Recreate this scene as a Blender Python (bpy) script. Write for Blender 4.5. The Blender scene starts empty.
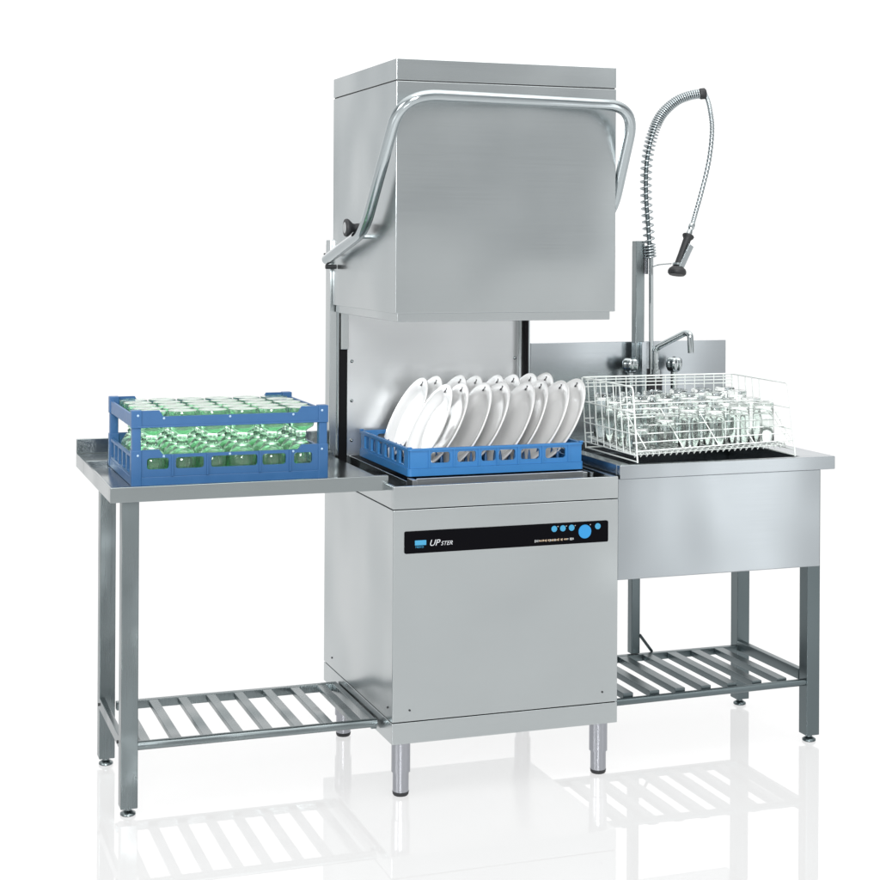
import bpy, bmesh, math, random
from mathutils import Vector, Matrix
random.seed(7)
sc = bpy.context.scene
rad = math.radians

# ------------------------------------------------------------------ camera
cd = bpy.data.cameras.new('camera'); cam = bpy.data.objects.new('camera', cd)
sc.collection.objects.link(cam); sc.camera = cam
Rv = Vector((0.9425381, -0.3340569, 0.0052833)); Uv = Vector((-0.0048502, 0.0021305, 0.999986)); Fv = Vector((0.3340635, 0.9425505, -0.0003878))
cam.matrix_world = Matrix(((Rv.x, Uv.x, -Fv.x, -1.2063), (Rv.y, Uv.y, -Fv.y, -3.7523), (Rv.z, Uv.z, -Fv.z, 1.3523), (0, 0, 0, 1)))
cd.sensor_width = 36; cd.lens = 66.71; cd.shift_x = -0.0032; cd.shift_y = -0.2240
cd.clip_start = 0.05; cd.clip_end = 2000

# ------------------------------------------------------------------ studio light, added and unseen
w = bpy.data.worlds.new('World'); sc.world = w; w.use_nodes = True
nt = w.node_tree; bg = nt.nodes['Background']
tc = nt.nodes.new('ShaderNodeTexCoord'); sx = nt.nodes.new('ShaderNodeSeparateXYZ'); nt.links.new(tc.outputs['Generated'], sx.inputs[0])
# invented surround: white behind, greys shaped for steel gradients, brighter zenith for the floor
def wmath(op, *ins):
    n = nt.nodes.new('ShaderNodeMath'); n.operation = op
    for k, i in enumerate(ins):
        if isinstance(i, (int, float)): n.inputs[k].default_value = i
        else: nt.links.new(i, n.inputs[k])
    return n.outputs[0]
az = wmath('MULTIPLY_ADD', sx.outputs['X'], 0.35, wmath('MULTIPLY', sx.outputs['Y'], 0.9))
fac = wmath('MULTIPLY_ADD', az, 0.5, 0.5)
ramp = nt.nodes.new('ShaderNodeValToRGB'); nt.links.new(fac, ramp.inputs[0]); cr = ramp.color_ramp
cr.elements[0].position = 0.10; cr.elements[0].color = (0.50, 0.52, 0.525, 1)
cr.elements[1].position = 0.935; cr.elements[1].color = (1.2, 1.2, 1.2, 1)
for p_, c_ in ((0.135, 0.56), (0.185, 0.74), (0.245, 0.46), (0.33, 0.24), (0.46, 0.40), (0.68, 0.72), (0.87, 0.82)):
    e = cr.elements.new(p_); e.color = (c_ * .975, c_ * 1.005, c_ * 1.02, 1)
mr = nt.nodes.new('ShaderNodeMapRange'); mr.interpolation_type = 'SMOOTHSTEP'
mr.inputs['From Min'].default_value = 0.30; mr.inputs['From Max'].default_value = 0.85; mr.inputs['To Max'].default_value = 1.0
nt.links.new(sx.outputs['Z'], mr.inputs['Value'])
mixc = nt.nodes.new('ShaderNodeMix'); mixc.data_type = 'RGBA'
nt.links.new(mr.outputs[0], mixc.inputs['Factor']); nt.links.new(ramp.outputs[0], mixc.inputs['A']); mixc.inputs['B'].default_value = (1.75, 1.75, 1.73, 1)
below = wmath('LESS_THAN', sx.outputs['Z'], -0.004)          # added glow from below the floor, keeps it white without shadows
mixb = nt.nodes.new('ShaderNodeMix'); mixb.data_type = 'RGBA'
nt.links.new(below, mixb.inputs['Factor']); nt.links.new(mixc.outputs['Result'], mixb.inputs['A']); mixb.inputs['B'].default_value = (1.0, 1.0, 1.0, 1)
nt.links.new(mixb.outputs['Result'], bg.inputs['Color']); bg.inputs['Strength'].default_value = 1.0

def area(name, loc, target, size, size_y, power, color=(1, 1, 1)):
    l = bpy.data.lights.new(name, 'AREA'); l.shape = 'RECTANGLE'; l.size = size; l.size_y = size_y; l.energy = power; l.color = color
    o = bpy.data.objects.new(name, l); sc.collection.objects.link(o); o.location = loc
    o.rotation_euler = (Vector(target) - Vector(loc)).to_track_quat('-Z', 'Y').to_euler(); return o
area('added_fill_overhead', (0.5, -1.2, 5.2), (0.3, 0.1, 0), 4.5, 3.5, 95)  # unseen lamp added to brighten the floor and upward faces
area('added_fill_left', (-4.3, -1.3, 2.3), (0.3, 0.3, 0.9), 2.2, 2.0, 60)  # unseen lamp added to lift the left-facing plates
area('added_fill_front_left', (-2.0, -5.3, 2.6), (0.3, 0.3, 0.9), 1.6, 1.6, 285)  # unseen lamp added near the camera direction to whiten the inner plates
area('added_strip_right', (2.0, -1.75, 1.05), (1.2, 0.0, 0.95), 0.36, 2.3, 4.5)  # unseen narrow lamp added for a bright band in the sink front
sc.view_settings.view_transform = 'Standard'; sc.view_settings.look = 'None'
sc.view_settings.exposure = 0; sc.view_settings.gamma = 1
sc.cycles.max_bounces = 16; sc.cycles.transmission_bounces = 14; sc.cycles.glossy_bounces = 6; sc.cycles.diffuse_bounces = 4
sc.cycles.use_denoising = True; sc.cycles.sample_clamp_indirect = 6

# ------------------------------------------------------------------ materials
def mat(name, color, metallic=0, rough=0.5, **kw):
    m = bpy.data.materials.new(name); m.use_nodes = True
    b = m.node_tree.nodes['Principled BSDF']
    b.inputs['Base Color'].default_value = (*color, 1); b.inputs['Metallic'].default_value = metallic; b.inputs['Roughness'].default_value = rough
    for k, v in kw.items(): b.inputs[k.replace('_', ' ')].default_value = v
    return m
def brushed(name, color, rough, scale=(4, 4, 500), var=0.018, rvar=0.03, wave=0.022, wave_scale=2.6, metallic=1.0):
    """brushed sheet: fine grain drawn out along the sheet, plus broad faint unevenness from rolling and handling"""
    m = mat(name, color, metallic, rough); t = m.node_tree; b = t.nodes['Principled BSDF']
    co = t.nodes.new('ShaderNodeTexCoord'); mp = t.nodes.new('ShaderNodeMapping'); mp.inputs['Scale'].default_value = scale
    t.links.new(co.outputs['Object'], mp.inputs[0])
    n = t.nodes.new('ShaderNodeTexNoise'); n.inputs['Scale'].default_value = 1; n.inputs['Detail'].default_value = 4; t.links.new(mp.outputs[0], n.inputs['Vector'])
    n2 = t.nodes.new('ShaderNodeTexNoise'); n2.inputs['Scale'].default_value = 5.5; n2.inputs['Detail'].default_value = 3; t.links.new(co.outputs['Object'], n2.inputs['Vector'])
    ad = t.nodes.new('ShaderNodeMath'); ad.operation = 'ADD'; t.links.new(n.outputs['Fac'], ad.inputs[0]); t.links.new(n2.outputs['Fac'], ad.inputs[1])
    r = t.nodes.new('ShaderNodeMapRange'); r.inputs['From Min'].default_value = .6; r.inputs['From Max'].default_value = 1.4
    r.inputs['To Min'].default_value = rough - rvar; r.inputs['To Max'].default_value = rough + rvar
    t.links.new(ad.outputs[0], r.inputs['Value']); t.links.new(r.outputs[0], b.inputs['Roughness'])
    c = t.nodes.new('ShaderNodeMapRange'); c.inputs['From Min'].default_value = .6; c.inputs['From Max'].default_value = 1.4
    c.inputs['To Min'].default_value = 1 - var; c.inputs['To Max'].default_value = 1 + var
    t.links.new(ad.outputs[0], c.inputs['Value'])
    vm = t.nodes.new('ShaderNodeVectorMath'); vm.operation = 'SCALE'; vm.inputs[0].default_value = color; t.links.new(c.outputs[0], vm.inputs['Scale'])
    t.links.new(vm.outputs[0], b.inputs['Base Color'])
    # thin sheet is never dead flat: long shallow waves, a few millimetres over half a metre
    n3 = t.nodes.new('ShaderNodeTexNoise'); n3.inputs['Scale'].default_value = wave_scale; n3.inputs['Detail'].default_value = 1; t.links.new(co.outputs['Object'], n3.inputs['Vector'])
    bp = t.nodes.new('ShaderNodeBump'); bp.inputs['Strength'].default_value = 1; bp.inputs['Distance'].default_value = wave
    t.links.new(n3.outputs['Fac'], bp.inputs['Height']); t.links.new(bp.outputs[0], b.inputs['Normal'])
    return m
def speckled(name, color, rough, var=0.06, scale=40):
    m = mat(name, color, 0, rough); t = m.node_tree; b = t.nodes['Principled BSDF']
    co = t.nodes.new('ShaderNodeTexCoord'); n = t.nodes.new('ShaderNodeTexNoise'); n.inputs['Scale'].default_value = scale; n.inputs['Detail'].default_value = 4
    t.links.new(co.outputs['Object'], n.inputs['Vector'])
    r = t.nodes.new('ShaderNodeMapRange'); r.inputs['To Min'].default_value = 1 - var; r.inputs['To Max'].default_value = 1 + var
    t.links.new(n.outputs['Fac'], r.inputs['Value'])
    vm = t.nodes.new('ShaderNodeVectorMath'); vm.operation = 'SCALE'; vm.inputs[0].default_value = color; t.links.new(r.outputs[0], vm.inputs['Scale'])
    t.links.new(vm.outputs[0], b.inputs['Base Color'])
    r2 = t.nodes.new('ShaderNodeMapRange'); r2.inputs['To Min'].default_value = rough - .06; r2.inputs['To Max'].default_value = rough + .06
    t.links.new(n.outputs['Fac'], r2.inputs['Value']); t.links.new(r2.outputs[0], b.inputs['Roughness'])
    return m
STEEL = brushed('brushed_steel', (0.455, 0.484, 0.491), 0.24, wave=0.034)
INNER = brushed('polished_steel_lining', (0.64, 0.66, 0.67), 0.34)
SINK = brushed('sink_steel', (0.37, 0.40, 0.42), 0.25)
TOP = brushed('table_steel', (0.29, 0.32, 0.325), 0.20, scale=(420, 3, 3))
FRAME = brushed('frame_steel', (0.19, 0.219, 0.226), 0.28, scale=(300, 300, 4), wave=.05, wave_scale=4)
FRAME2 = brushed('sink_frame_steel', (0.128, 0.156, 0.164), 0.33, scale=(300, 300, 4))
TUBE = brushed('handle_steel', (0.40, 0.44, 0.455), 0.14, scale=(60, 60, 60))
ALU = mat('leg_aluminium', (0.37, 0.38, 0.41), 1, 0.27)
CHROME = mat('chrome', (0.47, 0.51, 0.52), 1, 0.06)
RUBBER = speckled('black_rubber', (0.012, 0.013, 0.015), 0.55)
PINM = mat('pale_blue_pin', (0.30, 0.42, 0.56), 0, 0.3)
CAPM = speckled('grey_cap_plastic', (0.30, 0.31, 0.315), 0.5)
SEAM = mat('dark_joint', (0.02, 0.022, 0.024), 0, 0.7)
GUIDE = mat('black_guide_plastic', (0.005, 0.005, 0.006), 0, 0.5, Specular_IOR_Level=0.12)
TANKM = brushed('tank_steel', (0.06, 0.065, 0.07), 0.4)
BLUE = speckled('blue_rack_plastic', (0.0185, 0.086, 0.215), 0.40)
BLUE2 = speckled('light_blue_rack_plastic', (0.031, 0.168, 0.41), 0.40)
PORC = speckled('white_porcelain', (0.86, 0.86, 0.855), 0.14, 0.015, 12)
PORC.node_tree.nodes['Principled BSDF'].inputs['Coat Weight'].default_value = 0.4
MARK = mat('dark_emblem_print', (0.03, 0.03, 0.035), 0, 0.5)
VINYL = speckled('white_wire_coating', (0.66, 0.70, 0.68), 0.3)
GREEN = mat('green_glass', (0.69, 0.96, 0.77), 0, 0.0, Transmission_Weight=0.94, IOR=1.46)
CLEAR = mat('clear_glass', (0.955, 0.985, 0.97), 0, 0.0, Transmission_Weight=1.0, IOR=1.46)
PANEL = mat('black_panel', (0.004, 0.004, 0.005), 0, 0.6, Specular_IOR_Level=0.0)
BTN = mat('blue_button', (0.032, 0.22, 0.38), 0, 0.4)
BTN2 = mat('bright_blue_button', (0.012, 0.19, 0.43), 0, 0.4)
PRINT = mat('pale_print', (0.50, 0.52, 0.54), 0, 0.5)
AMBER = mat('amber_print', (0.34, 0.26, 0.18), 0, 0.5)
GREYP = mat('grey_print', (0.30, 0.31, 0.31), 0, 0.5)
FLOOR = mat('underlit_white_floor', (0.9, 0.9, 0.9), 0, 0.02)

# floor: glossy white sheet, made translucent so added glow beneath washes out shadows
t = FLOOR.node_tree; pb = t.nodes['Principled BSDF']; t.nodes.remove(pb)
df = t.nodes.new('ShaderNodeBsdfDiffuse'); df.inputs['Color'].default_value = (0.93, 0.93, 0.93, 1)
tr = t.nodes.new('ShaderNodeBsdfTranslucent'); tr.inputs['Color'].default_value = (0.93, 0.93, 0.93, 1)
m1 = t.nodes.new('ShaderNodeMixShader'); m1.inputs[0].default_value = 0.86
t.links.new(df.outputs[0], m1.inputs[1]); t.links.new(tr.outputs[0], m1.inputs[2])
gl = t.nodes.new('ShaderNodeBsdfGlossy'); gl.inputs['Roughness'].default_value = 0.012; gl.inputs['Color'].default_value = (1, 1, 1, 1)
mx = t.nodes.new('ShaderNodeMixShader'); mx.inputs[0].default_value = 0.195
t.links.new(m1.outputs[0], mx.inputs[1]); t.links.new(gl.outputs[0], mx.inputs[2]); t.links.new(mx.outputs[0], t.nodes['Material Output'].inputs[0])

# ------------------------------------------------------------------ helpers
def frames(pts, closed=False):
    n = len(pts); tans = []
    for i in range(n):
        a = pts[i - 1] if (i > 0 or closed) else pts[0]; b = pts[(i + 1) % n] if (i < n - 1 or closed) else pts[-1]
        tans.append((b - a).normalized())
    ref = Vector((0, 0, 1)) if abs(tans[0].z) < .9 else Vector((1, 0, 0))
    u = tans[0].cross(ref).normalized(); out = []
    for tg in tans:
        u = (u - tg * u.dot(tg)).normalized(); out.append((tg, u, tg.cross(u)))
    return out
def fillet(pts, r, n=8):
    pts = [Vector(p) for p in pts]; out = [pts[0]]
    for i in range(1, len(pts) - 1):
        p = pts[i]; a = (pts[i - 1] - p); b = (pts[i + 1] - p)
        rr = r[i] if isinstance(r, (list, tuple)) else r
        rr = min(rr, a.length * .49, b.length * .49); a = p + a.normalized() * rr; b = p + b.normalized() * rr
        for k in range(n + 1):
            s = k / n; out.append(a * (1 - s) ** 2 + p * 2 * s * (1 - s) + b * s * s)
    out.append(pts[-1]); return out
def smooth(pts, n=8):
    pts = [Vector(p) for p in pts]; out = []
    for i in range(len(pts) - 1):
        p0 = pts[max(i - 1, 0)]; p1 = pts[i]; p2 = pts[i + 1]; p3 = pts[min(i + 2, len(pts) - 1)]
        for k in range(n):
            s = k / n
            out.append(0.5 * ((2 * p1) + (p2 - p0) * s + (2 * p0 - 5 * p1 + 4 * p2 - p3) * s * s + (3 * p1 - p0 - 3 * p2 + p3) * s ** 3))
    out.append(pts[-1]); return out
class MB:
    def __init__(s): s.bm = bmesh.new()
    def box(s, x0, x1, y0, y1, z0, z1, bev=0.0015):
        v = [s.bm.verts.new((x, y, z)) for x in (x0, x1) for y in (y0, y1) for z in (z0, z1)]
        fs = [s.bm.faces.new([v[i] for i in f]) for f in ((0, 1, 3, 2), (4, 6, 7, 5), (0, 4, 5, 1), (2, 3, 7, 6), (0, 2, 6, 4), (1, 5, 7, 3))]
        if bev:
            es = list({e for f in fs for e in f.edges})
            bmesh.ops.bevel(s.bm, geom=es, offset=min(bev, .45 * min(x1 - x0, y1 - y0, z1 - z0)), segments=2, affect='EDGES', profile=.5)
        return s
    def obox(s, c, ax, ay, az, hx, hy, hz, bev=0.001):
        """oriented box: centre, three unit axes, half sizes"""
        n0 = len(s.bm.verts); s.box(-hx, hx, -hy, hy, -hz, hz, bev); s.bm.verts.ensure_lookup_table()
        M = Matrix((ax, ay, az)).transposed()
        for v in s.bm.verts[n0:]: v.co = Vector(c) + M @ v.co
        return s
    def tube(s, pts, r, seg=8, closed=False, cap=True):
        pts = [Vector(p) for p in pts]; fr = frames(pts, closed); rings = []
        for i, (p, (tg, u, vv)) in enumerate(zip(pts, fr)):
            ri = r[i] if isinstance(r, (list, tuple)) else r
            rings.append([s.bm.verts.new(p + u * ri * math.cos(2 * math.pi * k / seg) + vv * ri * math.sin(2 * math.pi * k / seg)) for k in range(seg)])
        m = len(rings)
        for i in range(m if closed else m - 1):
            a, b = rings[i], rings[(i + 1) % m]
            for k in range(seg): s.bm.faces.new((a[k], a[(k + 1) % seg], b[(k + 1) % seg], b[k]))
        if cap and not closed:
            s.bm.faces.new(rings[0][::-1]); s.bm.faces.new(rings[-1])
        return s
    def cyl(s, p0, p1, r0, r1=None, seg=24):
        return s.tube([p0, p1], [r0, r0 if r1 is None else r1], seg)
    def lathe(s, prof, c=(0, 0, 0), seg=24, axis=None):
        """closed or open profile of (r, z) about the z axis at c (or about axis vector)"""
        c = Vector(c); A = Vector(axis).normalized() if axis else Vector((0, 0, 1)); u = A.orthogonal().normalized() if axis else Vector((1, 0, 0)); v = A.cross(u)
        rings = []
        for (r, z) in prof:
            if r < 1e-6: rings.append([s.bm.verts.new(c + A * z)])
            else: rings.append([s.bm.verts.new(c + A * z + (u * math.cos(2 * math.pi * k / seg) + v * math.sin(2 * math.pi * k / seg)) * r) for k in range(seg)])
        for a, b in zip(rings, rings[1:]):
            if len(a) == 1 and len(b) == 1: continue
            for k in range(seg):
                k2 = (k + 1) % seg
                if len(a) == 1: s.bm.faces.new((a[0], b[k2], b[k]))
                elif len(b) == 1: s.bm.faces.new((a[k], a[k2], b[0]))
                else: s.bm.faces.new((a[k], a[k2], b[k2], b[k]))
        return s
    def add(s, me, M=None):
        n0 = len(s.bm.verts); s.bm.from_mesh(me)
        if M is not None:
            s.bm.verts.ensure_lookup_table()
            for v in s.bm.verts[n0:]: v.co = M @ v.co
        return s
    def build(s, name, m, parent=None, ang=35, flat=False):
        bmesh.ops.recalc_face_normals(s.bm, faces=s.bm.faces)
        me = bpy.data.meshes.new(name); s.bm.to_mesh(me); s.bm.free(); me.materials.append(m)
        if not flat:
            me.polygons.foreach_set('use_smooth', [True] * len(me.polygons)); me.set_sharp_from_angle(angle=rad(max(ang, 50)))
        o = bpy.data.objects.new(name, me); sc.collection.objects.link(o)
        if not flat and ang < 50:                       # keep sheets flat right up to their rounded edges
            wn = o.modifiers.new('edge_normals', 'WEIGHTED_NORMAL'); wn.weight = 100; wn.keep_sharp = True
        if parent:
            r = parent
            while r.parent: r = r.parent
            me.transform(Matrix.Translation(-r.location)); o.parent = parent
        return o
def flat(outline, holes, thick):
    """sheet with holes from 2-D loops, centred thickness, in its own xy plane"""
    c = bpy.data.curves.new('c', 'CURVE'); c.dimensions = '2D'; c.fill_mode = 'BOTH'; c.extrude = thick / 2
    for lp in [outline] + list(holes):
        sp = c.splines.new('POLY'); sp.points.add(len(lp) - 1); sp.use_cyclic_u = True
        for p, q in zip(sp.points, lp): p.co = (q[0], q[1], 0, 1)
    o = bpy.data.objects.new('c', c); sc.collection.objects.link(o)
    me = bpy.data.meshes.new_from_object(o.evaluated_get(bpy.context.evaluated_depsgraph_get()))
    bpy.data.objects.remove(o); bpy.data.curves.remove(c); return me
def rr(x0, x1, y0, y1, r, n=5):
    out = []
    for cx, cy, a in ((x1 - r, y1 - r, 0), (x0 + r, y1 - r, 90), (x0 + r, y0 + r, 180), (x1 - r, y0 + r, 270)):
        for k in range(n + 1): out.append((cx + r * math.cos(rad(a + 90 * k / n)), cy + r * math.sin(rad(a + 90 * k / n))))
    return out
def text_mesh(body, size, shear=0, extrude=0.0004):
    c = bpy.data.curves.new('t', 'FONT'); c.body = body; c.size = size; c.shear = shear; c.offset = -size * .008; c.extrude = extrude
    o = bpy.data.objects.new('t', c); sc.collection.objects.link(o)
    me = bpy.data.meshes.new_from_object(o.evaluated_get(bpy.context.evaluated_depsgraph_get()))
    bpy.data.objects.remove(o); bpy.data.curves.remove(c); return me
XZ = lambda y: Matrix(((1, 0, 0, 0), (0, 0, -1, y), (0, 1, 0, 0), (0, 0, 0, 1)))     # sheet facing -y
YZ = lambda x: Matrix(((0, 0, 1, x), (1, 0, 0, 0), (0, 1, 0, 0), (0, 0, 0, 1)))      # sheet facing x
def tag(o, label, cat, group=None):
    o['label'] = label; o['category'] = cat
    if group: o['group'] = group
    return o
def thing(name, loc, label, cat, group=None):
    o = bpy.data.objects.new(name, None); sc.collection.objects.link(o); o.location = loc; o.empty_display_size = .1
    return tag(o, label, cat, group)
def copy_tree(o, parent=None):
    c = o.copy(); sc.collection.objects.link(c); c.parent = parent
    for ch in [x for x in sc.objects if x.parent == o]: copy_tree(ch, c)
    return c

# ------------------------------------------------------------------ setting: one white floor sheet
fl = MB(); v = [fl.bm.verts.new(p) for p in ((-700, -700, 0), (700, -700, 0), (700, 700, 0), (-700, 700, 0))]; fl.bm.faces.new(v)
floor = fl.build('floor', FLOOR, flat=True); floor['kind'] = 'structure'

# ------------------------------------------------------------------ hood dishwasher
dw = thing('hood_dishwasher', (0.3, 0.3, 0), 'tall stainless steel pass-through dishwasher with raised hood, tube handle and black control panel', 'dishwasher')
W = 0.6
# lower cabinet: side sheets, front door sheet, plinth, upper band - each its own sheet with a real joint between
MB().box(0.004, W - .004, 0.006, 0.618, 0.14, 0.70, 0).build('inner_carcass', SEAM, dw)
MB().box(0, 0.003, 0.001, 0.622, 0.1895, 0.7027).build('side_panel', STEEL, dw); MB().box(W - .003, W, 0.001, .622, .1895, .7027).build('side_panel', STEEL, dw)
MB().box(0.0006, W - .0006, -0.001, 0.0045, 0.1898, 0.7027, .0018).build('front_panel', STEEL, dw)
MB().box(0, W, 0.0, 0.622, 0.1355, 0.1872, .0018).build('plinth', STEEL, dw)
b = MB(); b.box(0, W, 0, 0.010, 0.7047, 0.7602, .0018); b.box(0, .010, .0102, .622, .7047, .7602, .0018); b.box(W - .010, W, .0102, .622, .7047, .7602, .0018)
b.box(.0102, W - .0102, .606, .622, .7047, .7602, .0018); b.build('basin_band', STEEL, dw)
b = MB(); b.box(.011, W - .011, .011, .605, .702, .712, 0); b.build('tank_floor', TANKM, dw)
b = MB(); b.box(.0635, .0665, .095, .60, .716, .7585, .0006); b.build('rack_rail', STEEL, dw); b = MB(); b.box(.572, .575, .095, .60, .716, .7585, .0006); b.build('rack_rail', STEEL, dw)
b = MB(); b.box(.100, .556, .118, .124, .714, .7595, .001); b.box(.556, .568, .118, .16, .714, .7565, .001); b.box(.088, .100, .118, .16, .714, .7565, .001); b.build('rack_stop', INNER, dw)
for x in (.0443, .5574): MB().cyl((x, -.0005, .2168), (x, -.0026, .2168), .0026, seg=12).build('screw', SEAM, dw)
for y in (.0367, .5377): MB().cyl((.0005, y, .2178), (-.0018, y, .2178), .0026, seg=12).build('screw', SEAM, dw)
# adjustable feet
for x, y in ((.036, .041), (.5665, .041), (.036, .5476), (.5665, .5476)):
    l = MB().cyl((x, y, .058), (x, y, .137), .0232, seg=32).build('leg', ALU, dw)
    MB().cyl((x, y, .009), (x, y, .0585), .0198, seg=32).build('inner_tube', ALU, l)
    MB().lathe([(0, 0), (.017, 0), (.0195, .003), (.0205, .010), (0, .0102)], (x, y, 0)).build('rubber_foot', RUBBER, l)
# rear columns, lining sheet and guide rails
MB().box(0.0, .027, .578, .622, .762, 1.357, .0015).build('rear_column', STEEL, dw)
MB().box(.573, .600, .590, .622, .762, 1.357, .0015).build('rear_column', STEEL, dw)
MB().box(.056, .5725, .607, .612, .713, 1.30, 0).build('back_lining', INNER, dw)
b = MB(); b.box(.0285, .0545, .588, .606, .713, 1.25, .003); b.build('guide_rail', GUIDE, dw)
b = MB(); b.box(.5735, .589, .572, .589, .713, 1.25, .003); b.build('guide_rail', GUIDE, dw)
MB().box(.0205, .0245, .571, .577, .765, 1.19, .001).build('guide_trim', TUBE, dw); MB().box(.5935, .599, .585, .5885, .765, 1.19, .001).build('guide_trim', TUBE, dw)
b = MB(); b.box(.030, .052, .570, .587, 1.055, 1.19, .002); b.build('lift_rod_cover', STEEL, dw)
for z in (1.02, .91, .80):
    for x in (.072, .560): MB().lathe([(0, .006), (.0035, .005), (.005, .002), (.005, 0)], (x, .607, z), 12, axis=(0, -1, 0)).build('lining_screw', CHROME, dw)
# hood
hx0, hx1, hy0, hy1, hb, hs, ht = .0063, .5942, .0118, .5746, 1.1786, 1.7451, 1.7981
hood = MB().box(hx0, hx1, hy0, hy1, hb, hs - .0012, .0018).build('hood', STEEL, dw)
MB().box(hx0, hx1, hy0, hy1, hs + .0014, ht, .0015).build('hood_cap', STEEL, hood)
MB().box(hx0 + .003, hx1 - .003, hy0 + .003, hy1 - .003, hs - .004, hs + .004, 0).build('joint_strip', SEAM, hood)
MB().box(hx0 + .008, hx1 - .010, hy0 + .010, hy1 - .006, 1.1575, hb + .004, .002).build('lower_lip', STEEL, hood)
# lifting handle
hp = fillet([(-.0225, .530, 1.304), (-.022, .182, 1.379), (-.022, -.118, 1.700), (.611, -.066, 1.6955), (.611, .062, 1.440), (.611, .21, 1.371), (.6115, .530, 1.300)], [0, .07, .095, .085, .05, .05, 0], 12)
handle = MB().tube(hp, .0143, 20).build('lift_handle', TUBE, dw, ang=60)
kn = MB(); kn.lathe([(0, 0), (.012, 0), (.0115, .006), (.0105, .012), (.0115, .017), (.018, .024), (.0225, .029), (.0235, .033), (.022, .037), (0, .038)], (-.012, .262, 1.388), 28, axis=(-1, 0, 0)); kn.build('knob', RUBBER, handle)
kf = MB(); kf.lathe([(0, .0012), (.0135, .001), (.0145, 0), (0, 0)], (-.0502, .262, 1.388), 28, axis=(-1, 0, 0)); kf.build('knob_cap', CAPM, handle)
MB().cyl((-.026, .53, 1.284), (.004, .53, 1.284), .006, seg=16).build('pivot_bolt', RUBBER, handle); MB().cyl((-.026, .548, 1.318), (-.012, .548, 1.318), .003, seg=12).build('pivot_bolt', RUBBER, handle)
MB().cyl((-.022, .23, 1.366), (.006, .23, 1.366), .006, seg=16).build('handle_bracket', CHROME, handle); MB().cyl((.594, .23, 1.366), (.612, .23, 1.366), .006, seg=16).build('handle_bracket', CHROME, handle)
# control panel
pan = MB().add(flat(rr(.0288, .5705, .597, .6505, .004), [], .003), XZ(-.0022)).build('control_panel', PANEL, dw)
yb = -.0040
for x, z in ((.4216, .6372), (.4450, .6374), (.4690, .6376), (.5411, .6376)):
    MB().cyl((x, yb + .001, z), (x, yb - .0012, z), .0076, seg=28).build('button', BTN, pan)
MB().cyl((.5052, yb + .001, .6262), (.5052, yb - .002, .6262), .0172, seg=40).build('dial_button', BTN2, pan)
lg = MB(); lg.add(flat(rr(.0545, .0835, .6165, .6285, .0008), [], .0006), XZ(yb - .0002)); lg.build('blue_emblem', BTN, pan)
lt = MB(); lt.add(text_mesh('MEIKO', .0072), Matrix.Translation((.0556, yb - .0002, .6098)) @ Matrix.Rotation(rad(90), 4, 'X')); lt.build('emblem_lettering', BTN, pan, flat=True)
tx = MB(); tx.add(text_mesh('UP', .0215, .32), Matrix.Translation((.0905, yb - .0002, .6135)) @ Matrix.Rotation(rad(90), 4, 'X'))
tx.add(text_mesh('STER', .0142, .32), Matrix.Translation((.1205, yb - .0002, .6135)) @ Matrix.Rotation(rad(90), 4, 'X')); tx.build('lettering', PRINT, pan, flat=True)
b1, b2 = MB(), MB(); x = .369
while x < .474:
    wd = random.choice((.0012, .0018, .0026, .0034)); hgt = random.uniform(.003, .0062)
    tgt = b2 if .381 < x < .458 and random.random() < .72 else b1
    if random.random() < .9: tgt.box(x, x + wd, yb - .0003, yb, .6095 - hgt / 2 + random.uniform(-.0008, .0008), .6095 + hgt / 2, 0)
    x += wd + random.choice((.0006, .001, .0016))
for x in (.4305, .4535, .4775, .519): MB().box(x, x + .0028, yb - .0003, yb, .6415, .6435, 0).build('index_print', GREYP, pan, flat=True)
b1.build('display_print', GREYP, pan, flat=True); b2.build('display_digits', AMBER, pan, flat=True)

# ------------------------------------------------------------------ left outlet table
ta = thing('steel_table', (-.33, .3, 0), 'narrow stainless steel side table left of the dishwasher with slatted shelf below', 'table')
tt = MB()
tt.box(-.663, -.004, .0605, .525, .7475, .7690, 0); tt.box(-.6707, .002, .0424, .0602, .7464, .7818, .0018)
tt.box(-.6707, -.6637, .0604, .5248, .7464, .7818, .0015); tt.box(-.6707, -.003, .525, .6876, .7464, .7818, .0018)
tt.build('tabletop', TOP, ta)
MB().box(-.6707, -.003, .6775, .688, .7822, .8211, .0015).build('upstand', TOP, ta)
def table_leg(x0, x1, y0, y1, z1, mt, root, zb=.019):
    l = MB().box(x0, x1, y0, y1, zb, z1, .002).build('leg', mt, root)
    cx, cy = (x0 + x1) / 2, (y0 + y1) / 2
    MB().lathe([(0, 0), (.016, 0), (.0185, .002), (.018, .006), (.012, .010), (.0085, .012), (.0085, zb + .001), (0, zb + .001)], (cx, cy, 0), 20).build('foot', mt, l)
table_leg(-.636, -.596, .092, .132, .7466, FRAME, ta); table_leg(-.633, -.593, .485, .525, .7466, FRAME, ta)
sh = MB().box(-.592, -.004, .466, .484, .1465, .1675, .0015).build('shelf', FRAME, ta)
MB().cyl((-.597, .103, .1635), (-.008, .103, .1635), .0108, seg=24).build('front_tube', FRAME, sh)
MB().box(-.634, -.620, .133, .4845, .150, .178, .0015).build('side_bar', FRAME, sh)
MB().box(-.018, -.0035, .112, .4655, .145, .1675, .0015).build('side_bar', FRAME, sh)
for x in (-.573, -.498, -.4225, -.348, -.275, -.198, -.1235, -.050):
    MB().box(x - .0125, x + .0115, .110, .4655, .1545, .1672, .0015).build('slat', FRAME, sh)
for y in (.146, .475): MB().cyl((-.6345, y, .164), (-.638, y, .164), .004, seg=12).build('shelf_bolt', SEAM, sh)

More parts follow.
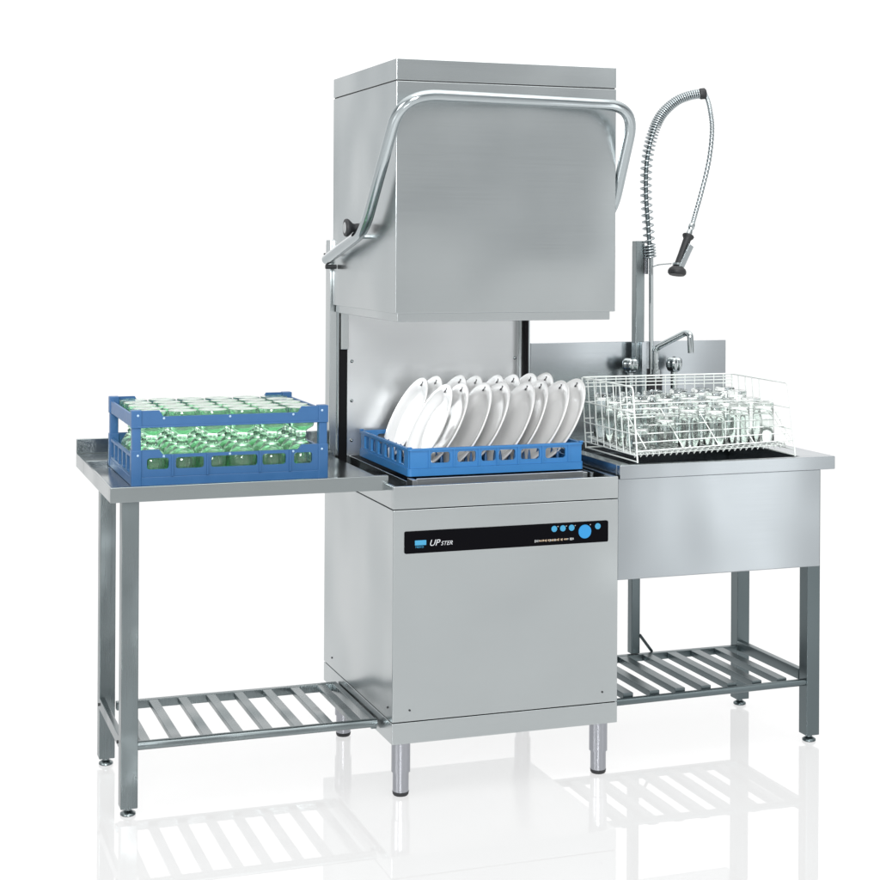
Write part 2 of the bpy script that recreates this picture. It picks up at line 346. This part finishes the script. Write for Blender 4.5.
# ------------------------------------------------------------------ sink table
sk = thing('sink_unit', (.92, .3, 0), 'deep stainless steel sink unit right of the dishwasher with backsplash and slatted shelf', 'sink')
st = MB(); zt0, zt1 = .7506, .7856
st.box(.6095, 1.2452, .0105, .031, zt0, zt1, .002); st.box(.6095, 1.2452, .500, .602, zt0, zt1, .002)
st.box(.6095, .645, .0312, .4998, zt0, zt1, .002); st.box(1.150, 1.2452, .0312, .4998, zt0, zt1, .002)
st.build('sink_top', SINK, sk)
bs = MB(); bs.box(.6085, 1.2455, .6025, .614, .7506, 1.0618, .0015); bs.build('backsplash', SINK, sk)
bn = MB(); bn.box(.6095, 1.2078, .0225, .030, .4907, .7504, .003); bn.box(1.2005, 1.2078, .0305, .505, .4907, .7504, .003)
bn.box(.6095, .617, .0305, .505, .4907, .7504, .003); bn.box(.6095, 1.2078, .5055, .513, .4907, .7504, .003); bn.box(.6175, 1.2, .0305, .505, .4915, .499, 0)
bn.build('basin', SINK, sk)
MB().lathe([(0, .004), (.03, .004), (.045, .001), (.047, 0), (0, 0)], (.90, .28, .4993), 28).build('drain', CHROME, sk)
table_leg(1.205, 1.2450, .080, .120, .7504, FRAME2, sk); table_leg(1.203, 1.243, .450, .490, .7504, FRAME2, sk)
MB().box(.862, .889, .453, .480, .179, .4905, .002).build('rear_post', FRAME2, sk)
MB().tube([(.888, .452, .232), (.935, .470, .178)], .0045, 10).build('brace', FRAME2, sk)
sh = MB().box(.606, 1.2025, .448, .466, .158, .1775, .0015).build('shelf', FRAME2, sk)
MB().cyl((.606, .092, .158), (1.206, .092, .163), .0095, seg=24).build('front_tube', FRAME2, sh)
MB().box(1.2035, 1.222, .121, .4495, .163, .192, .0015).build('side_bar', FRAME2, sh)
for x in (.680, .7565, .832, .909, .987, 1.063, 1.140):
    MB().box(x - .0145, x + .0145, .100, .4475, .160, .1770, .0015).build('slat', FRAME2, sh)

# ------------------------------------------------------------------ rinse tap
tp = thing('rinse_tap', (.96, .56, .7856), 'tall chrome pre-rinse tap with coiled spring, hose and black spray head standing behind the sink', 'tap')
MB().box(.921, .949, .556, .584, .786, 1.359, .0015).build('support_post', FRAME, tp)
MB().box(.934, .950, .540, .5555, .786, 1.064, .0012).build('bracket_block', SINK, tp)
MB().box(.944, .961, .556, .5605, 1.262, 1.345, .001).build('wall_clip', ALU, tp)
MB().cyl((.968, .548, .97), (.9655, .548, 1.325), .0068, seg=16).build('riser_pipe', CHROME, tp)
b = MB(); b.box(.952, .999, .535, .565, .786, .968, .004); b.cyl((.952, .55, .93), (.952, .55, .985), .009, seg=16); b.build('tap_body', RUBBER, tp)
b = MB(); b.cyl((.978, .538, .960), (.978, .538, .984), .013, seg=20); b.cyl((.978, .538, .984), (.978, .538, .992), .0095, seg=20); b.build('tap_collar', CHROME, tp)
sp = fillet([(.977, .538, .985), (.977, .538, 1.046), (1.0395, .47, 1.094), (1.044, .452, 1.090), (1.046, .450, 1.036)], [0, .018, .012, .012, 0], 8)
MB().tube(sp, .0092, 18).build('spout', CHROME, tp, ang=60)
def tap_handle(x):
    m = MB(); seg = 40; rings = []
    prof = [(0, .0), (.012, 0), (.017, .004), (.0205, .014), (.0215, .026), (.020, .036), (.016, .041), (0, .043)]
    for r, z in prof:
        if r == 0: rings.append([m.bm.verts.new((x, .55, .975 + z))]); continue
        r *= 1.12; rings.append([m.bm.verts.new((x + r * (1 + .10 * math.cos(6 * a) * (1 if .003 < z < .04 else .2)) * math.cos(a), .55 + r * (1 + .10 * math.cos(6 * a)) * math.sin(a), .975 + z)) for a in [2 * math.pi * k / seg for k in range(seg)]])
    for a, c in zip(rings, rings[1:]):
        for k in range(seg):
            k2 = (k + 1) % seg
            if len(a) == 1: m.bm.faces.new((a[0], c[k2], c[k]))
            elif len(c) == 1: m.bm.faces.new((a[k], a[k2], c[0]))
            else: m.bm.faces.new((a[k], a[k2], c[k2], c[k]))
    h = m.build('tap_handle', CHROME, tp, ang=50)
    MB().cyl((x, .55, .786), (x, .55, .977), .010, seg=16).build('valve_stem', CHROME, h)
    MB().box(x - .003, x + .003, .547, .553, 1.0182, 1.0192, 0).build('index_mark', SEAM, h)
tap_handle(.902); tap_handle(1.0437)
path = smooth([(.9635, .548, 1.3094), (.9546, .547, 1.406), (.9466, .545, 1.4936), (.9452, .54, 1.5811), (.9558, .533, 1.6541), (.9796, .523, 1.7212), (1.0225, .512, 1.7656), (1.0651, .50, 1.7851), (1.0990, .49, 1.7905)], 40)
MB().tube(path[::6] + [path[-1]], .0066, 14).build('inner_hose', FRAME2, tp, ang=60)
# coil: open at the lower half, close-wound at the top and at the foot
L = [0]
for a, c in zip(path, path[1:]): L.append(L[-1] + (c - a).length)
fr = frames(path); ph = 0; coil = []; tot = L[-1]; s = 0; i = 0; STEP = .0008
while s < tot:
    while i < len(L) - 2 and L[i + 1] < s: i += 1
    f = (s - L[i]) / max(1e-9, L[i + 1] - L[i]); p = path[i].lerp(path[i + 1], f); tg, u, vv = fr[i]; q = s / tot
    pitch = .0085 if q < .07 else (.0195 if q < .46 else max(.0062, .0195 - (q - .46) / .24 * .0133))
    rc = .0158 if q < .62 else max(.0125, .0158 - (q - .62) * .013)
    ds = pitch / 14; ph += 2 * math.pi / 14; coil.append(p + (u * math.cos(ph) + vv * math.sin(ph)) * rc); s += ds
MB().tube(coil, .0027, 6).build('spring', TUBE, tp, ang=80)
d = (path[-1] - path[-12]).normalized()
MB().lathe([(0, -.008), (.0145, -.008), (.0165, -.004), (.0165, .008), (.012, .012), (0, .012)], path[-1], 24, axis=d).build('spring_collar', RUBBER, tp)
dp = smooth([path[-1] + d * .008, (1.1145, .486, 1.775), (1.1202, .48, 1.743), (1.1244, .475, 1.6843), (1.1112, .468, 1.5961), (1.0855, .462, 1.5081), (1.061, .458, 1.4351), (1.0503, .456, 1.4032)], 30)
rs = [.0068 + (.0005 if (k % 4) < 2 else -.0005) for k in range(len(dp))]
MB().tube(dp, rs, 14).build('spray_hose', TUBE, tp, ang=80)
h0 = Vector((1.0500, .456, 1.4050)); h1 = Vector((.9905, .440, 1.2700)); ax = (h1 - h0).normalized()
MB().lathe([(0, -.004), (.0085, -.004), (.0095, 0), (.0095, .010), (.0075, .012), (.0075, .018), (.009, .022), (.009, .032), (0, .034)], h0, 20, axis=ax).build('hose_coupling', CHROME, tp)
g0 = h0 + ax * .030
gr = MB().lathe([(0, 0), (.015, 0), (.0175, .003), (.0165, .008), (.0115, .015), (.0112, .060), (.0122, .098), (.010, .104), (0, .105)], g0, 24, axis=ax).build('spray_grip', RUBBER, tp)
nz = g0 + ax * .104; dn = (ax + Vector((.15, -.10, -.5))).normalized()
MB().lathe([(0, -.004), (.014, -.004), (.0235, .004), (.0265, .010), (.0265, .017), (.022, .022), (0, .021)], nz, 28, axis=dn).build('spray_nozzle', RUBBER, gr)
sv = Vector((.42, -.91, 0)); side = (sv - ax * sv.dot(ax)).normalized(); thr = ax.cross(side)
lv = MB(); lv.obox(g0 + ax * .072 + side * .0165, (side * .96 + ax * .13).normalized(), thr, (ax * .99 - side * .13).normalized(), .0025, .0105, .041, .002)
lv.lathe([(0, 0), (.015, 0), (.0155, .006), (0, .011)], nz - dn * .012, 20, axis=dn); lv.build('spray_lever', TUBE, gr)
MB().tube(smooth([(.972, .545, 1.284), (.972, .52, 1.289), (.978, .49, 1.292), (.983, .455, 1.294)], 6), .0016, 8).build('rest_hook', TUBE, tp)

# ------------------------------------------------------------------ blue glass rack on the left table
RX0, RX1, RY0, RY1, RZ = -.607, -.1295, .133, .517, .7695
gk = thing('glass_rack', ((RX0 + RX1) / 2, (RY0 + RY1) / 2, RZ), 'blue plastic two-tier dishwasher rack full of green tinted stem glasses on the left table', 'dish rack', 'blue dishwasher racks')
def tabbed(x0, x1, z0, zm, z1, tab):
    return [(x0, z0), (x1, z0), (x1, z1), (x1 - tab, z1), (x1 - tab - .009, zm), (x0 + tab + .009, zm), (x0 + tab, z1), (x0, z1)]
th = .007
fwin = [(-.572, -.5195), (-.503, -.435), (-.418, -.304), (-.2917, -.233), (-.213, -.167)]
def mirx(l): return [(RX0 + RX1 - b, RX0 + RX1 - a) for a, b in l]
fr_ = MB()
for y, wins in ((RY0 + th / 2, fwin), (RY1 - th / 2, mirx(fwin))):
    fr_.add(flat(tabbed(RX0 + .002, RX1 - .002, .7905, .8425, .8545, .062), [rr(a, c, .808, .8350, .007) for a, c in wins], th), XZ(y))
n = 5; dy = (RY1 - RY0 - .05) / n
for x in (RX0 + th / 2, RX1 - th / 2):
    fr_.add(flat([(RY0 + .002, .7905), (RY1 - .002, .7905), (RY1 - .002, .8425), (RY0 + .002, .8425)], [rr(RY0 + .025 + k * dy + .008, RY0 + .025 + (k + 1) * dy - .008, .797, .8360, .004) for k in range(n)], th), YZ(x))
for y0, y1 in ((RY0 - .001, RY0 + .008), (RY1 - .008, RY1 + .001)): fr_.box(RX0 - .001, RX1 + .001, y0, y1, RZ, .7902, .0015)
for x0, x1 in ((RX0 - .001, RX0 + .008), (RX1 - .008, RX1 + .001)): fr_.box(x0, x1, RY0 + .0085, RY1 - .0085, RZ, .7902, .0015)
for k in range(9): fr_.box(RX0 + .01, RX1 - .01, RY0 + .02 + k * .043, RY0 + .025 + k * .043, RZ + .002, RZ + .0075, 0)
for k in range(11): fr_.box(RX0 + .02 + k * .0435, RX0 + .025 + k * .0435, RY0 + .01, RY1 - .01, RZ + .0012, RZ + .0068, 0)
for x in ((-.5110, -.4265, -.298, -.2230)):
    fr_.box(x - .0022, x + .0022, RY0 - .004, RY0 + .001, .7904, .8420, .001); fr_.box(x - .0022, x + .0022, RY1 - .001, RY1 + .004, .7904, .8420, .001)
fr_.build('base_frame', BLUE, gk)
up = MB(); UZ = .9075
for y in (RY0 + th / 2, RY1 - th / 2): up.add(flat(tabbed(RX0 + .002, RX1 - .002, UZ, .9335, .948, .062), [], th), XZ(y))
for x in (RX0 + th / 2, RX1 - th / 2): up.box(x - th / 2, x + th / 2, RY0 + .0075, RY1 - .0075, UZ, .9385, .0015)
up.box(RX0 + .012, RX1 - .012, RY0 - .003, RY0 + .0005, UZ, UZ + .004, .001)
for x in (RX0 + .010, RX1 - .010):
    for y in (RY0 + .010, RY1 - .010): up.box(x - .0125, x + .0125, y - .0125, y + .0125, UZ - .001, .9495, .002)
up.build('upper_frame', BLUE, gk)
for x in (RX0 + .010, RX1 - .010):
    for y in (RY0 + .010, RY1 - .010):
        p_ = MB(); p_.box(x - .0105, x + .0105, y - .0105, y + .0105, .8500, UZ - .0005, .002); p_.box(x - .0125, x + .0125, y - .0125, y + .0125, RZ + .0002, .8545, .002); p_.build('corner_post', BLUE, gk)
for x, z in ((-.594, .937), (-.594, .842), (-.143, .937), (-.143, .842), (-.532, .929), (-.372, .929), (-.215, .929), (-.532, .8385), (-.372, .8385), (-.215, .8385)):
    MB().lathe([(0, .0015), (.0022, .001), (.003, 0)], (x, RY0 - .0028 if abs(x + .3685) > .2 else RY0 - .0004, z), 10, axis=(0, -1, 0)).build('pin', PINM, gk)

# stem glasses standing upside down: wide bowl below, waisted stem, bell foot on top
def stem_glass(root):
    prof = [(.0265, .0), (.0288, .001), (.0325, .022), (.0335, .045), (.030, .064), (.0205, .078), (.0125, .086), (.0150, .091), (.0105, .096), (.0145, .101), (.0115, .106), (.0165, .113),
            (.0300, .121), (.0320, .126), (.0340, .150), (.0352, .1695), (.0345, .171),
            (.0300, .1712), (.0200, .1706), (0, .1702)]
    prof = [(r_, z_ * .965) for r_, z_ in prof]; m = MB(); m.lathe(prof, root.location, 24)
    inn = [(.0265, 0), (.0303, .022), (.0312, .044), (.0275, .061), (.018, .073), (0, .078)]
    m.lathe(inn, root.location, 24); bmesh.ops.remove_doubles(m.bm, verts=m.bm.verts, dist=.0002)
    return m.build('bowl', GREEN, root, ang=60)
rows_g = ['front', 'second', 'middle', 'fourth', 'rearmost']; cols = ['far left', 'second from left', 'third from left', 'third from right', 'second from right', 'far right']
nx, ny = 6, 5; gpx = (RX1 - RX0 - .034) / nx; gpy = (RY1 - RY0 - .024) / ny; first = None
for j in range(ny):
    for i in range(nx):
        p = (RX0 + .017 + gpx * (i + .5), RY0 + .012 + gpy * (j + .5), RZ + .0077)
        lab = 'green tinted stem glass upside down in the blue rack, %s row, %s' % (rows_g[j], cols[i])
        if first is None:
            first = thing('stem_glass', p, lab, 'glass', 'green stem glasses in the blue two-tier rack'); stem_glass(first)
        else:
            c = copy_tree(first); c.location = p; c.rotation_euler.z = random.uniform(0, 6); c['label'] = lab

# ------------------------------------------------------------------ blue plate rack in the machine
PX0, PX1, PY0, PY1, PZ = .091, .570, .155, .585, .7602
pk = thing('plate_rack', ((PX0 + PX1) / 2, (PY0 + PY1) / 2, PZ), 'low bright blue rack holding upright white plates inside the dishwasher', 'dish rack', 'blue dishwasher racks')
pf = MB(); th = .006
pw = [(.1498, .2011), (.2214, .2719), (.2869, .3269), (.3351, .3809), (.3963, .4482), (.4651, .5218)]
pwm = [(PX0 + PX1 - c, PX0 + PX1 - a) for a, c in pw]
for y, wins in ((PY0 + th / 2, pw), (PY1 - th / 2, pwm)):
    pf.add(flat([(PX0 + .003, .7795), (PX1 - .003, .7795), (PX1 - .003, .8255), (PX0 + .003, .8255)], [rr(a, c, .7915, .8190, .007) for a, c in wins], th), XZ(y))
dy = (PY1 - PY0 - .06) / 6
for x in (PX0 + th / 2, PX1 - th / 2):
    pf.add(flat([(PY0 + .0065, .7795), (PY1 - .0065, .7795), (PY1 - .0065, .8255), (PY0 + .0065, .8255)], [rr(PY0 + .03 + k * dy + .010, PY0 + .03 + (k + 1) * dy - .010, .785, .8200, .004) for k in range(6)], th), YZ(x))
def ring_band(m, x0, x1, y0, y1, z0, z1, t_, bev):
    m.add(flat(rr(x0, x1, y0, y1, .010), [rr(x0 + t_, x1 - t_, y0 + t_, y1 - t_, .008)], z1 - z0), Matrix.Translation((0, 0, (z0 + z1) / 2)))
ring_band(pf, PX0 - .003, PX1 + .003, PY0 - .003, PY1 + .003, PZ, .7792, .010, 0)
ring_band(pf, PX0 - .003, PX1 + .003, PY0 - .003, PY1 + .003, .8242, .8298, .010, 0)
for a in (.1445, .2113, .2794, .331, .3886, .4566, .5305): pf.box(a - .002, a + .002, PY0 - .003, PY0 + .001, .7794, .8240, .0006)
for k in range(11): pf.box(PX0 + .008, PX1 - .008, PY0 + .018 + k * .039, PY0 + .023 + k * .039, PZ + .001, PZ + .0055, 0)
for k in range(12): pf.box(PX0 + .014 + k * .0405, PX0 + .019 + k * .0405, PY0 + .008, PY1 - .008, PZ + .0016, PZ + .0062, 0)
for x, y in ((PX0 + .003, PY0 + .003), (PX1 - .003, PY0 + .003), (PX0 + .003, PY1 - .003), (PX1 - .003, PY1 - .003)): pf.box(x - .005, x + .005, y - .005, y + .005, .8300, .8335, .001)
pf.build('frame', BLUE2, pk)
pg = MB()
for k in range(12):
    for y in (.185, .225, .295, .335, .395, .435, .505, .545):
        x = PX0 + .0165 + k * .0405; pg.tube([(x, y, PZ + .005), (x, y, PZ + .035), (x, y, PZ + .052)], [.0052, .0042, .0015], 8)
pg.build('peg', BLUE, pk)

# white oval plates, leaning to the right, open side to the left
LEAN = rad(27); S = Vector((math.sin(LEAN), 0, math.cos(LEAN))); N = Vector((-math.cos(LEAN), 0, math.sin(LEAN))); Yv = Vector((0, 1, 0))
A_, B_ = .121, .106
def plate(root):
    c = root.location; m = MB(); seg = 72
    top = [(0, -.0150), (.30, -.0150), (.55, -.0146), (.66, -.0125), (.735, -.0075), (.80, -.0035), (.90, -.0012), (.985, .0010), (1.0, .0006)]
    bot = [(.995, -.0022), (.90, -.0050), (.80, -.0076), (.72, -.0125), (.66, -.0175), (.60, -.0202), (.57, -.0202), (.55, -.0188), (.30, -.0188), (0, -.0188)]
    rings = []
    for u, h in top + bot:
        if u == 0: rings.append([m.bm.verts.new(c + N * h)]); continue
        # the rim keeps a near-constant width: an oval well in an oval rim
        rings.append([m.bm.verts.new(c + S * (A_ * u * math.cos(a)) + Yv * (B_ * u * math.sin(a)) + N * h) for a in [2 * math.pi * k / seg for k in range(seg)]])
    for a, d_ in zip(rings, rings[1:]):
        for k in range(seg):
            k2 = (k + 1) % seg
            if len(a) == 1: m.bm.faces.new((a[0], d_[k2], d_[k]))
            elif len(d_) == 1: m.bm.faces.new((a[k], a[k2], d_[0]))
            else: m.bm.faces.new((a[k], a[k2], d_[k2], d_[k]))
    body = m.build('dish', PORC, root, ang=75)
    e = [(-.0050, -.0075), (.0050, -.0075), (.0058, -.0045), (.0018, -.0030), (.0048, .0010), (.0062, .0052), (.0035, .0082), (-.0012, .0072), (-.0030, .0040), (-.0005, .0030), (.0012, .0048), (.0022, .0036), (.0004, .0004), (-.0048, -.0034)]
    em = flat(e, [], .0007); k = .862; ce = c + S * (A_ * k) + N * (-.0021 + .0009)
    M = Matrix.Translation(ce) @ Matrix((-Yv, S, N)).transposed().to_4x4()
    MB().add(em, M).build('emblem', MARK, body, flat=True)
front_x = [.224, .267, .333, .381, .453, .493, .550, .5965]; back_x = [.232, .274, .342, .388, .4545, .500, .5535, .5995]
ordn = ['leftmost', 'second', 'third', 'fourth', 'fifth', 'sixth', 'seventh', 'last, nearest the wire basket']
first = None
for row, xs, y in (('front', front_x, .259), ('back', back_x, .474)):
    for i, x in enumerate(xs):
        dzs = [0, .004, .001, .004, .0, .006, .004, .010] if row == 'front' else [-.002, .003, .006, .003, .002, .004, .006, .008]
        p = Vector((x - .0475, y, .874 + .6 * dzs[i]))
        if row == 'front':
            lab = 'white oval plate in the front row, ' + (ordn[i] + ' of eight from the left' if 0 < i < 7 else ordn[i] + (' of eight, nearest the green glasses' if i == 0 else ''))
        else:
            lab = 'white oval plate in the back row, ' + (ordn[i] + ' from left, half hidden behind front plates' if 0 < i < 7 else ('leftmost, wide face fully open to view' if i == 0 else 'last on the right, before the steel backsplash'))
        if first is None:
            first = thing('plate', p, lab, 'plate', 'white oval plates standing in the blue rack'); plate(first)
        else:
            c = copy_tree(first); c.location = p; c['label'] = lab; c.rotation_euler = (random.uniform(-.012, .012), random.uniform(-.02, .02), random.uniform(-.03, .03))

# ------------------------------------------------------------------ white wire basket on the sink
BX0, BX1, BY0, BY1, BZ0, BZ1 = .664, 1.122, .0265, .345, .7882, .983
wk = thing('wire_basket', ((BX0 + BX1) / 2, (BY0 + BY1) / 2, BZ0), 'white coated wire basket of clear tumblers standing over the sink', 'wire basket')
r = .0020
b = MB(); fl_ = .012
zt = BZ1
b.tube(fillet([(BX0 + .003, BY0, BZ0), (BX0 - .012, BY0, zt), (BX0 - .010, BY1, zt), (BX1 - .002, BY1, zt), (BX1 - .014, BY0, zt), (BX1 + .010, BY0, BZ0)], .012, 6), r * 1.15, 8)
b.tube(fillet([(BX0 + .003, BY0, BZ0 + .002), (BX0 + .003, BY1, BZ0 + .002), (BX1 + .008, BY1, BZ0 + .002), (BX1 + .010, BY0, BZ0 + .002)], .010, 6), r, 8)
b.tube([(BX0 - .010, BY1, zt), (BX0 + .003, BY1, BZ0)], r, 8).tube([(BX1 - .002, BY1, zt), (BX1 + .008, BY1, BZ0)], r, 8)
b.build('rim_frame', VINYL, wk, ang=70)
def lp(a, c, s): return a + (c - a) * s
def side(left):
    m = MB()
    def X(q, y): return (BX0 + .003 - .0145 * q) if left else (BX1 + lp(.010, .008, (y - BY0) / (BY1 - BY0)) - lp(.024, .010, (y - BY0) / (BY1 - BY0)) * q)
    for q in (.09, .37, .66): m.tube([(X(q, BY0), BY0, lp(BZ0, zt, q)), (X(q, BY1), BY1, lp(BZ0, zt, q))], r * .85, 8)
    for k in range(1, 8):
        y = lp(BY0, BY1, k / 8); q0 = .09 if left else (.30 if k > 3 else .66)
        if not left and k < 4: continue
        m.tube([(X(q0, y), y, lp(BZ0, zt, q0)), (X(1, y), y, zt)], r * .75, 8)
    if not left:
        m.tube([(X(.66, BY0 + .12), BY0 + .12, .930), (X(.2, BY0 + .01), BY0 + .005, .828)], r * .85, 8)
    m.build('side_grid', VINYL, wk, ang=70)
side(True); side(False)
m = MB()
for z in (.9755, .967, .957, .915, .87, .83): m.tube([(BX0, BY1 - .001, z), (BX1, BY1 - .001, z)], r * .8, 8)
for k in range(1, 15): x = lp(BX0, BX1, k / 15); m.tube([(x, BY1 - .003, BZ0 + .01), (x, BY1 - .003, zt)], r * .7, 8)
m.build('back_grid', VINYL, wk, ang=70)
m = MB()                                       # sloping front guard
for k in range(6): q = k / 5; m.tube([(BX0 + .002, lp(.036, .118, q), lp(.816, .916, q)), (BX1 + .004, lp(.036, .118, q), lp(.830, .916, q))], r * .8, 8)
for k in range(5): x = lp(BX0 + .02, BX1 - .012, k / 4); m.tube([(x - .012, .118, .916), (x + .012, .036, .822)], r * .75, 8)
for z in (.930, .902): m.tube([(BX0 - .004, BY0 + .09, z), (BX1 - .004, BY0 + .09, z)], r * .7, 8)
m.build('front_grid', VINYL, wk, ang=70)
m = MB()                                       # glass tray, tilted up to the right and to the back
def TZ(x, y): return .8035 + (x - BX0) * .022 + (y - BY0) * .05
for k in range(13): y = lp(BY0 + .03, BY1 - .006, k / 12); m.tube([(BX0 + .006, y, TZ(BX0, y)), (BX1, y, TZ(BX1, y))], r * .8, 6)
for k in range(26): x = lp(BX0 + .010, BX1 - .004, k / 25); m.tube([(x, BY0 + .03, TZ(x, BY0 + .03) + r), (x, BY1 - .006, TZ(x, BY1) + r)], r * .7, 6)
zig = []
for k in range(53): x = lp(BX0 + .008, BX1 - .002, k / 52); zig.append((x, BY0 + .0285 - (.006 if k % 2 else 0), TZ(x, BY0 + .03) + (.0085 if k % 2 else -.0065)))
m.tube(zig, r * .8, 6)
for q in (BX0 + .006, BX1): m.tube([(q, BY0 + .03, TZ(q, BY0 + .03)), (q, BY1 - .006, TZ(q, BY1))], r, 8)
m.build('tray', VINYL, wk, ang=70)
# tumblers upside down, thick base on top
def tumbler(root, H):
    prof = [(.0282, 0), (.0292, .0006), (.0283, H * .5), (.0262, H - .016), (.0272, H - .010), (.0272, H - .003), (.0245, H), (.012, H - .002), (0, H - .002)]
    m = MB(); m.lathe(prof, root.location, 24); m.lathe([(.0282, 0), (.0274, H * .5), (.0252, H - .016), (.022, H - .0115), (0, H - .010)], root.location, 24)
    bmesh.ops.remove_doubles(m.bm, verts=m.bm.verts, dist=.00015); return m.build('body', CLEAR, root, ang=60)
protos = {}
gx = [.703, .777, .851, .925, .999, 1.073]; gy = [.092, .162, .232, .302]
for j, y in enumerate(gy):
    for i, x in enumerate(gx):
        H = .108
        if j == 0: H = (.066, .086, .108, .102, .108, .106)[i]
        elif j >= 2: H = .118
        lab = 'clear tumbler upside down in the white wire basket, %s row, %s' % (('front', 'second', 'third', 'rearmost')[j], cols[i])
        if j == 0 and i == 0: lab = 'shortest clear tumbler, front left corner of the white wire basket'
        if j == 0 and i == 5: lab = 'clear tumbler with thick rim, front right corner of the white wire basket'
        p = (x + random.uniform(-.002, .002), y, TZ(x, y) + .0062)
        if H not in protos:
            o = thing('tumbler', p, lab, 'glass', 'clear tumblers in the wire basket'); tumbler(o, H); protos[H] = o
        else:
            o = copy_tree(protos[H]); o.location = p; o['label'] = lab; 
        if not (j == 0 and i == 5): o.rotation_euler = (random.uniform(-.02, .02), random.uniform(-.03, .03), random.uniform(0, 6))
